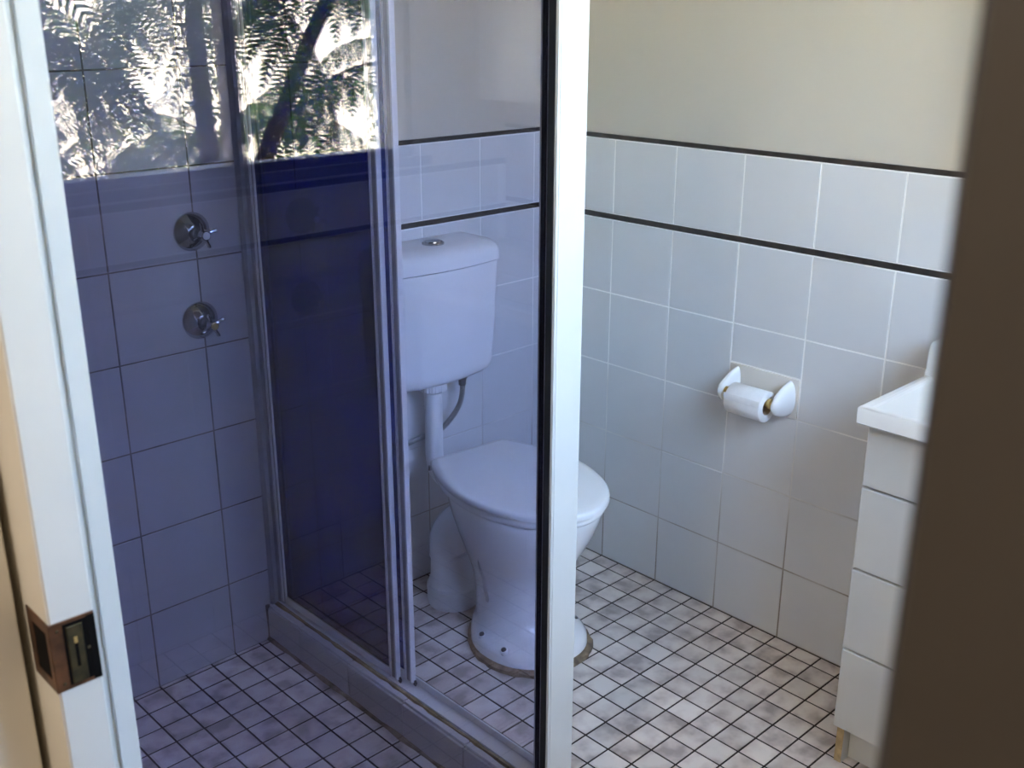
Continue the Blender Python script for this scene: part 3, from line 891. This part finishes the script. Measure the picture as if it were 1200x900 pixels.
box('slot_shade', M['black'], -1.8628, -1.8600, -1.3034, -1.3029, Z0+0.020, Z1-0.023, le)
box('bolt_tip', M['gold'], -1.8628, -1.8600, -1.3034, -1.3028, Z1-0.023, Z1-0.017, le)
box('edge_bar', M['black'], -1.8500, -1.8432, -1.3022, -1.3013, Z0+0.001, Z1-0.002, le)
for x, z in ((-1.8752, 1.030), (-1.8752, 0.979), (-1.8510, 1.005)):
    bm = new_bm(); add_lathe(bm, (x, -1.3020, z), (0, -1, 0), [(0, 0.0016), (0.0006, 0.0012)], 8)
    finish('screw', bm, M['brass_old'], le)
# jamb of the pocket, hall side and bathroom side
struct(boxes('trim_3', M['paint_beige'], [(-1.935, -1.8885, -1.249, -1.2305, 0.0, 2.075), (-1.942, -1.9305, -1.2495, -1.165, 0.0, 2.075)], bev=0.0015))
struct(boxes('trim_4', M['paint_white'], [(-1.8405, -1.8065, -1.249, -1.2305, 0.0, 2.075), (-1.8200, -1.8005, -1.2525, -1.2492, 0.0, 2.075)], bev=0.0012))
struct(boxes('trim_5', M['paint_jamb_shaded'], [(-1.935, -1.80, -2.20, -2.032, 0.0, 2.12)], bev=0.0025))

# ------------------------------------------------------------------ hall where the camera stands
struct(box('floor', M['carpet'], -3.5, -1.9305, -2.65, 0.04, -0.10, -0.004))
struct(boxes('wall_hall', M['paint_hall'], [(-3.6, -3.5, -2.75, 0.14, -0.05, HC), (-3.5, -1.9355, 0.04, 0.14, -0.05, HC),
                                            (-3.5, -1.80, -2.75, -2.65, -0.05, HC), (-1.930, -1.80, -2.649, YW-0.161, -0.05, HC)]))
fill_lamp = thing('hall_fill_light', 'added round opal fill light on the hall ceiling, out of view', 'fill_lamp', (-2.85, -1.70, HC-0.07))  # made-up light, unseen, added to brighten the jambs and the doorway
bm = new_bm(); add_lathe(bm, (-2.85, -1.70, HC-0.001), (0, 0, -1), [(0, 0.16), (0.02, 0.16), (0.022, 0.15)], 32)
finish('fill_light_base', bm, M['paint_white'], fill_lamp)
bm = new_bm(); add_lathe(bm, (-2.85, -1.70, HC-0.024), (0, 0, -1), [(0, 0.145), (0.03, 0.14), (0.05, 0.11), (0.06, 0.05)], 32)
finish('fill_light_diffuser', bm, M['fill_lamp'], fill_lamp)

# ------------------------------------------------------------------ outside: roof, ground, fence, tree ferns
struct(boxes('roof', M['roof'], [(-3.9, 0.8, -2.75, 1.0, 2.62, 2.70)]))
struct(box('ground', M['ground'], -8, 9, -9, YW-0.161, -0.16, -0.10))
fen = thing('fence', 'tall cream board fence in full sun beyond the ferns', 'fence', (0.5, -5.0, -0.10))
for k in range(34):
    x0 = -4.5+0.25*k
    box('board', M['fence'], x0+0.004, x0+0.246, -5.03-0.004*(k % 2), -5.0-0.004*(k % 2), -0.10, 2.0, fen, smooth=False)
for z in (0.3, 1.6):
    box('fence_rail', M['fence'], -4.5, 4.0, -5.08, -5.036, z, z+0.09, fen, smooth=False)

def frond_mesh(seed, L=1.2, np_=22, a0=1.0, a1=-0.9, wmax=0.26):
    r = random.Random(seed); V, F, MI = [], [], []
    # rachis
    pts = []; p = Vector((0, 0, 0)); N = 40
    for k in range(N+1):
        t = k/N; a = a0+(a1-a0)*t**0.9
        pts.append(p.copy()); p += Vector((math.cos(a), 0, math.sin(a)))*(L/N)
    def at(t):
        f = min(t*N, N-1e-6); i = int(f); return pts[i].lerp(pts[i+1], f-i), (pts[i+1]-pts[i]).normalized()
    for k in range(N):
        w0, w1 = 0.006*(1-k/N)+0.0012, 0.006*(1-(k+1)/N)+0.0012
        b = len(V)
        for q, w in ((pts[k], w0), (pts[k+1], w1)):
            V += [(q.x, q.y+w, q.z), (q.x, q.y-w, q.z), (q.x, q.y, q.z-w*1.6)]
        for i in range(3):
            j = (i+1) % 3; F.append((b+i, b+j, b+3+j, b+3+i)); MI.append(1)
    for k in range(np_):
        t = 0.14+0.84*(k/(np_-1)); q, d = at(t)
        prof = math.sin(PI*min(1, (t-0.05)*0.98)**0.75)
        ln = wmax*max(0.08, prof)*r.uniform(0.92, 1.06)
        for s in (-1, 1):
            droop = r.uniform(0.15, 0.45); sweep = 0.35+0.3*t
            up = Vector((-d.z, 0, d.x))
            n2 = max(6, int(ln/0.021))
            prev = q.copy()
            for m_ in range(n2):
                u = m_/(n2-1)
                dirv = (Vector((0, s, 0))*(0.85-0.35*u) + d*sweep*(0.6+0.5*u) - Vector((0, 0, 1))*(0.30+0.75*droop+0.75*u)).normalized()
                nxt = prev+dirv*(ln/n2)
                pl = 0.052*(wmax/0.26)*(1-u**1.6)**0.8*max(0.4, prof)+0.004
                side = (d-dirv*d.dot(dirv)).normalized()
                for s2 in (-1, 1):
                    lat = (side*s2+dirv*0.55).normalized()
                    wv = dirv*(ln/n2*0.27)
                    tip = prev+lat*pl - up*(0.25*pl)
                    b = len(V)
                    V += [tuple(prev-wv), tuple(prev+wv), tuple(prev+lat*pl*0.5+wv), tuple(tip), tuple(prev+lat*pl*0.5-wv)]
                    F.append((b, b+1, b+2, b+3, b+4)); MI.append(0)
                b = len(V); w = 0.0011
                V += [tuple(prev+up*w), tuple(prev-up*w), tuple(nxt-up*w), tuple(nxt+up*w)]
                F.append((b, b+1, b+2, b+3)); MI.append(1)
                prev = nxt
    me = bpy.data.meshes.new('frond')
    me.from_pydata(V, [], F)
    me.materials.append(M['fern']); me.materials.append(M['rachis'])
    me.polygons.foreach_set('material_index', MI)
    me.update(); return me
FR = [frond_mesh(1, 1.25, 12, 1.0, -0.9, 0.33), frond_mesh(2, 1.1, 11, 0.75, -1.15, 0.30), frond_mesh(3, 1.35, 13, 1.2, -0.6, 0.34), frond_mesh(4, 0.95, 10, 0.5, -1.2, 0.27)]
def tree_fern(x, y, zc, n, label, lean=(0, 0), scale=1.0, seed=0, tilt=0.0):
    r = random.Random(seed)
    t = thing('tree_fern', label, 'fern', (x-lean[0], y-lean[1], -0.10), 'tree ferns outside the window')
    base = Vector((x-lean[0], y-lean[1], -0.10)); crown = Vector((x, y, zc))
    bm = new_bm()
    pp = [base.lerp(crown, k/8)+Vector((0.01*math.sin(k*1.7), 0.01*math.cos(k*2.1), 0)) for k in range(9)]
    add_tube(bm, pp, [0.045-0.002*k for k in range(9)], 10)
    finish('trunk', bm, M['trunk'], t)
    for k in range(n):
        o = bpy.data.objects.new('frond', FR[r.randrange(4)]); COL.objects.link(o); o.parent = t
        o.location = crown-base+Vector((0, 0, -0.01))
        o.rotation_euler = (r.uniform(-.25, .25), r.uniform(-0.3, 0.25)+tilt, 2*PI*(k+r.uniform(-.3, .3))/n)
        sc = scale*r.uniform(0.8, 1.1); o.scale = (sc, sc, sc)
tree_fern(-1.20, -3.45, 1.40, 9, 'low spreading tree fern nearest the left window pane', seed=1)
tree_fern(-0.62, -3.40, 0.80, 8, 'shortest tree fern under the mullion of the window', seed=6, scale=0.7)
tree_fern(0.41, -3.45, 1.62, 10, 'tree fern with leaning dark trunk behind the right window pane', lean=(0.99, 0.0), seed=2)
tree_fern(-0.98, -3.95, 1.42, 9, 'tree fern close to the fence at the far left', seed=8)
tree_fern(0.95, -3.55, 1.30, 10, 'tree fern with drooping fronds furthest to the right', seed=3)
tree_fern(-0.27, -3.30, 1.66, 9, 'tree fern hanging from above into the middle of the window', seed=12, tilt=0.6)
tree_fern(-0.75, -3.75, 1.80, 10, 'tallest tree fern hanging over the others', seed=4)
tree_fern(0.25, -4.15, 0.95, 10, 'short tree fern in the sun close to the fence', seed=5, scale=0.8)
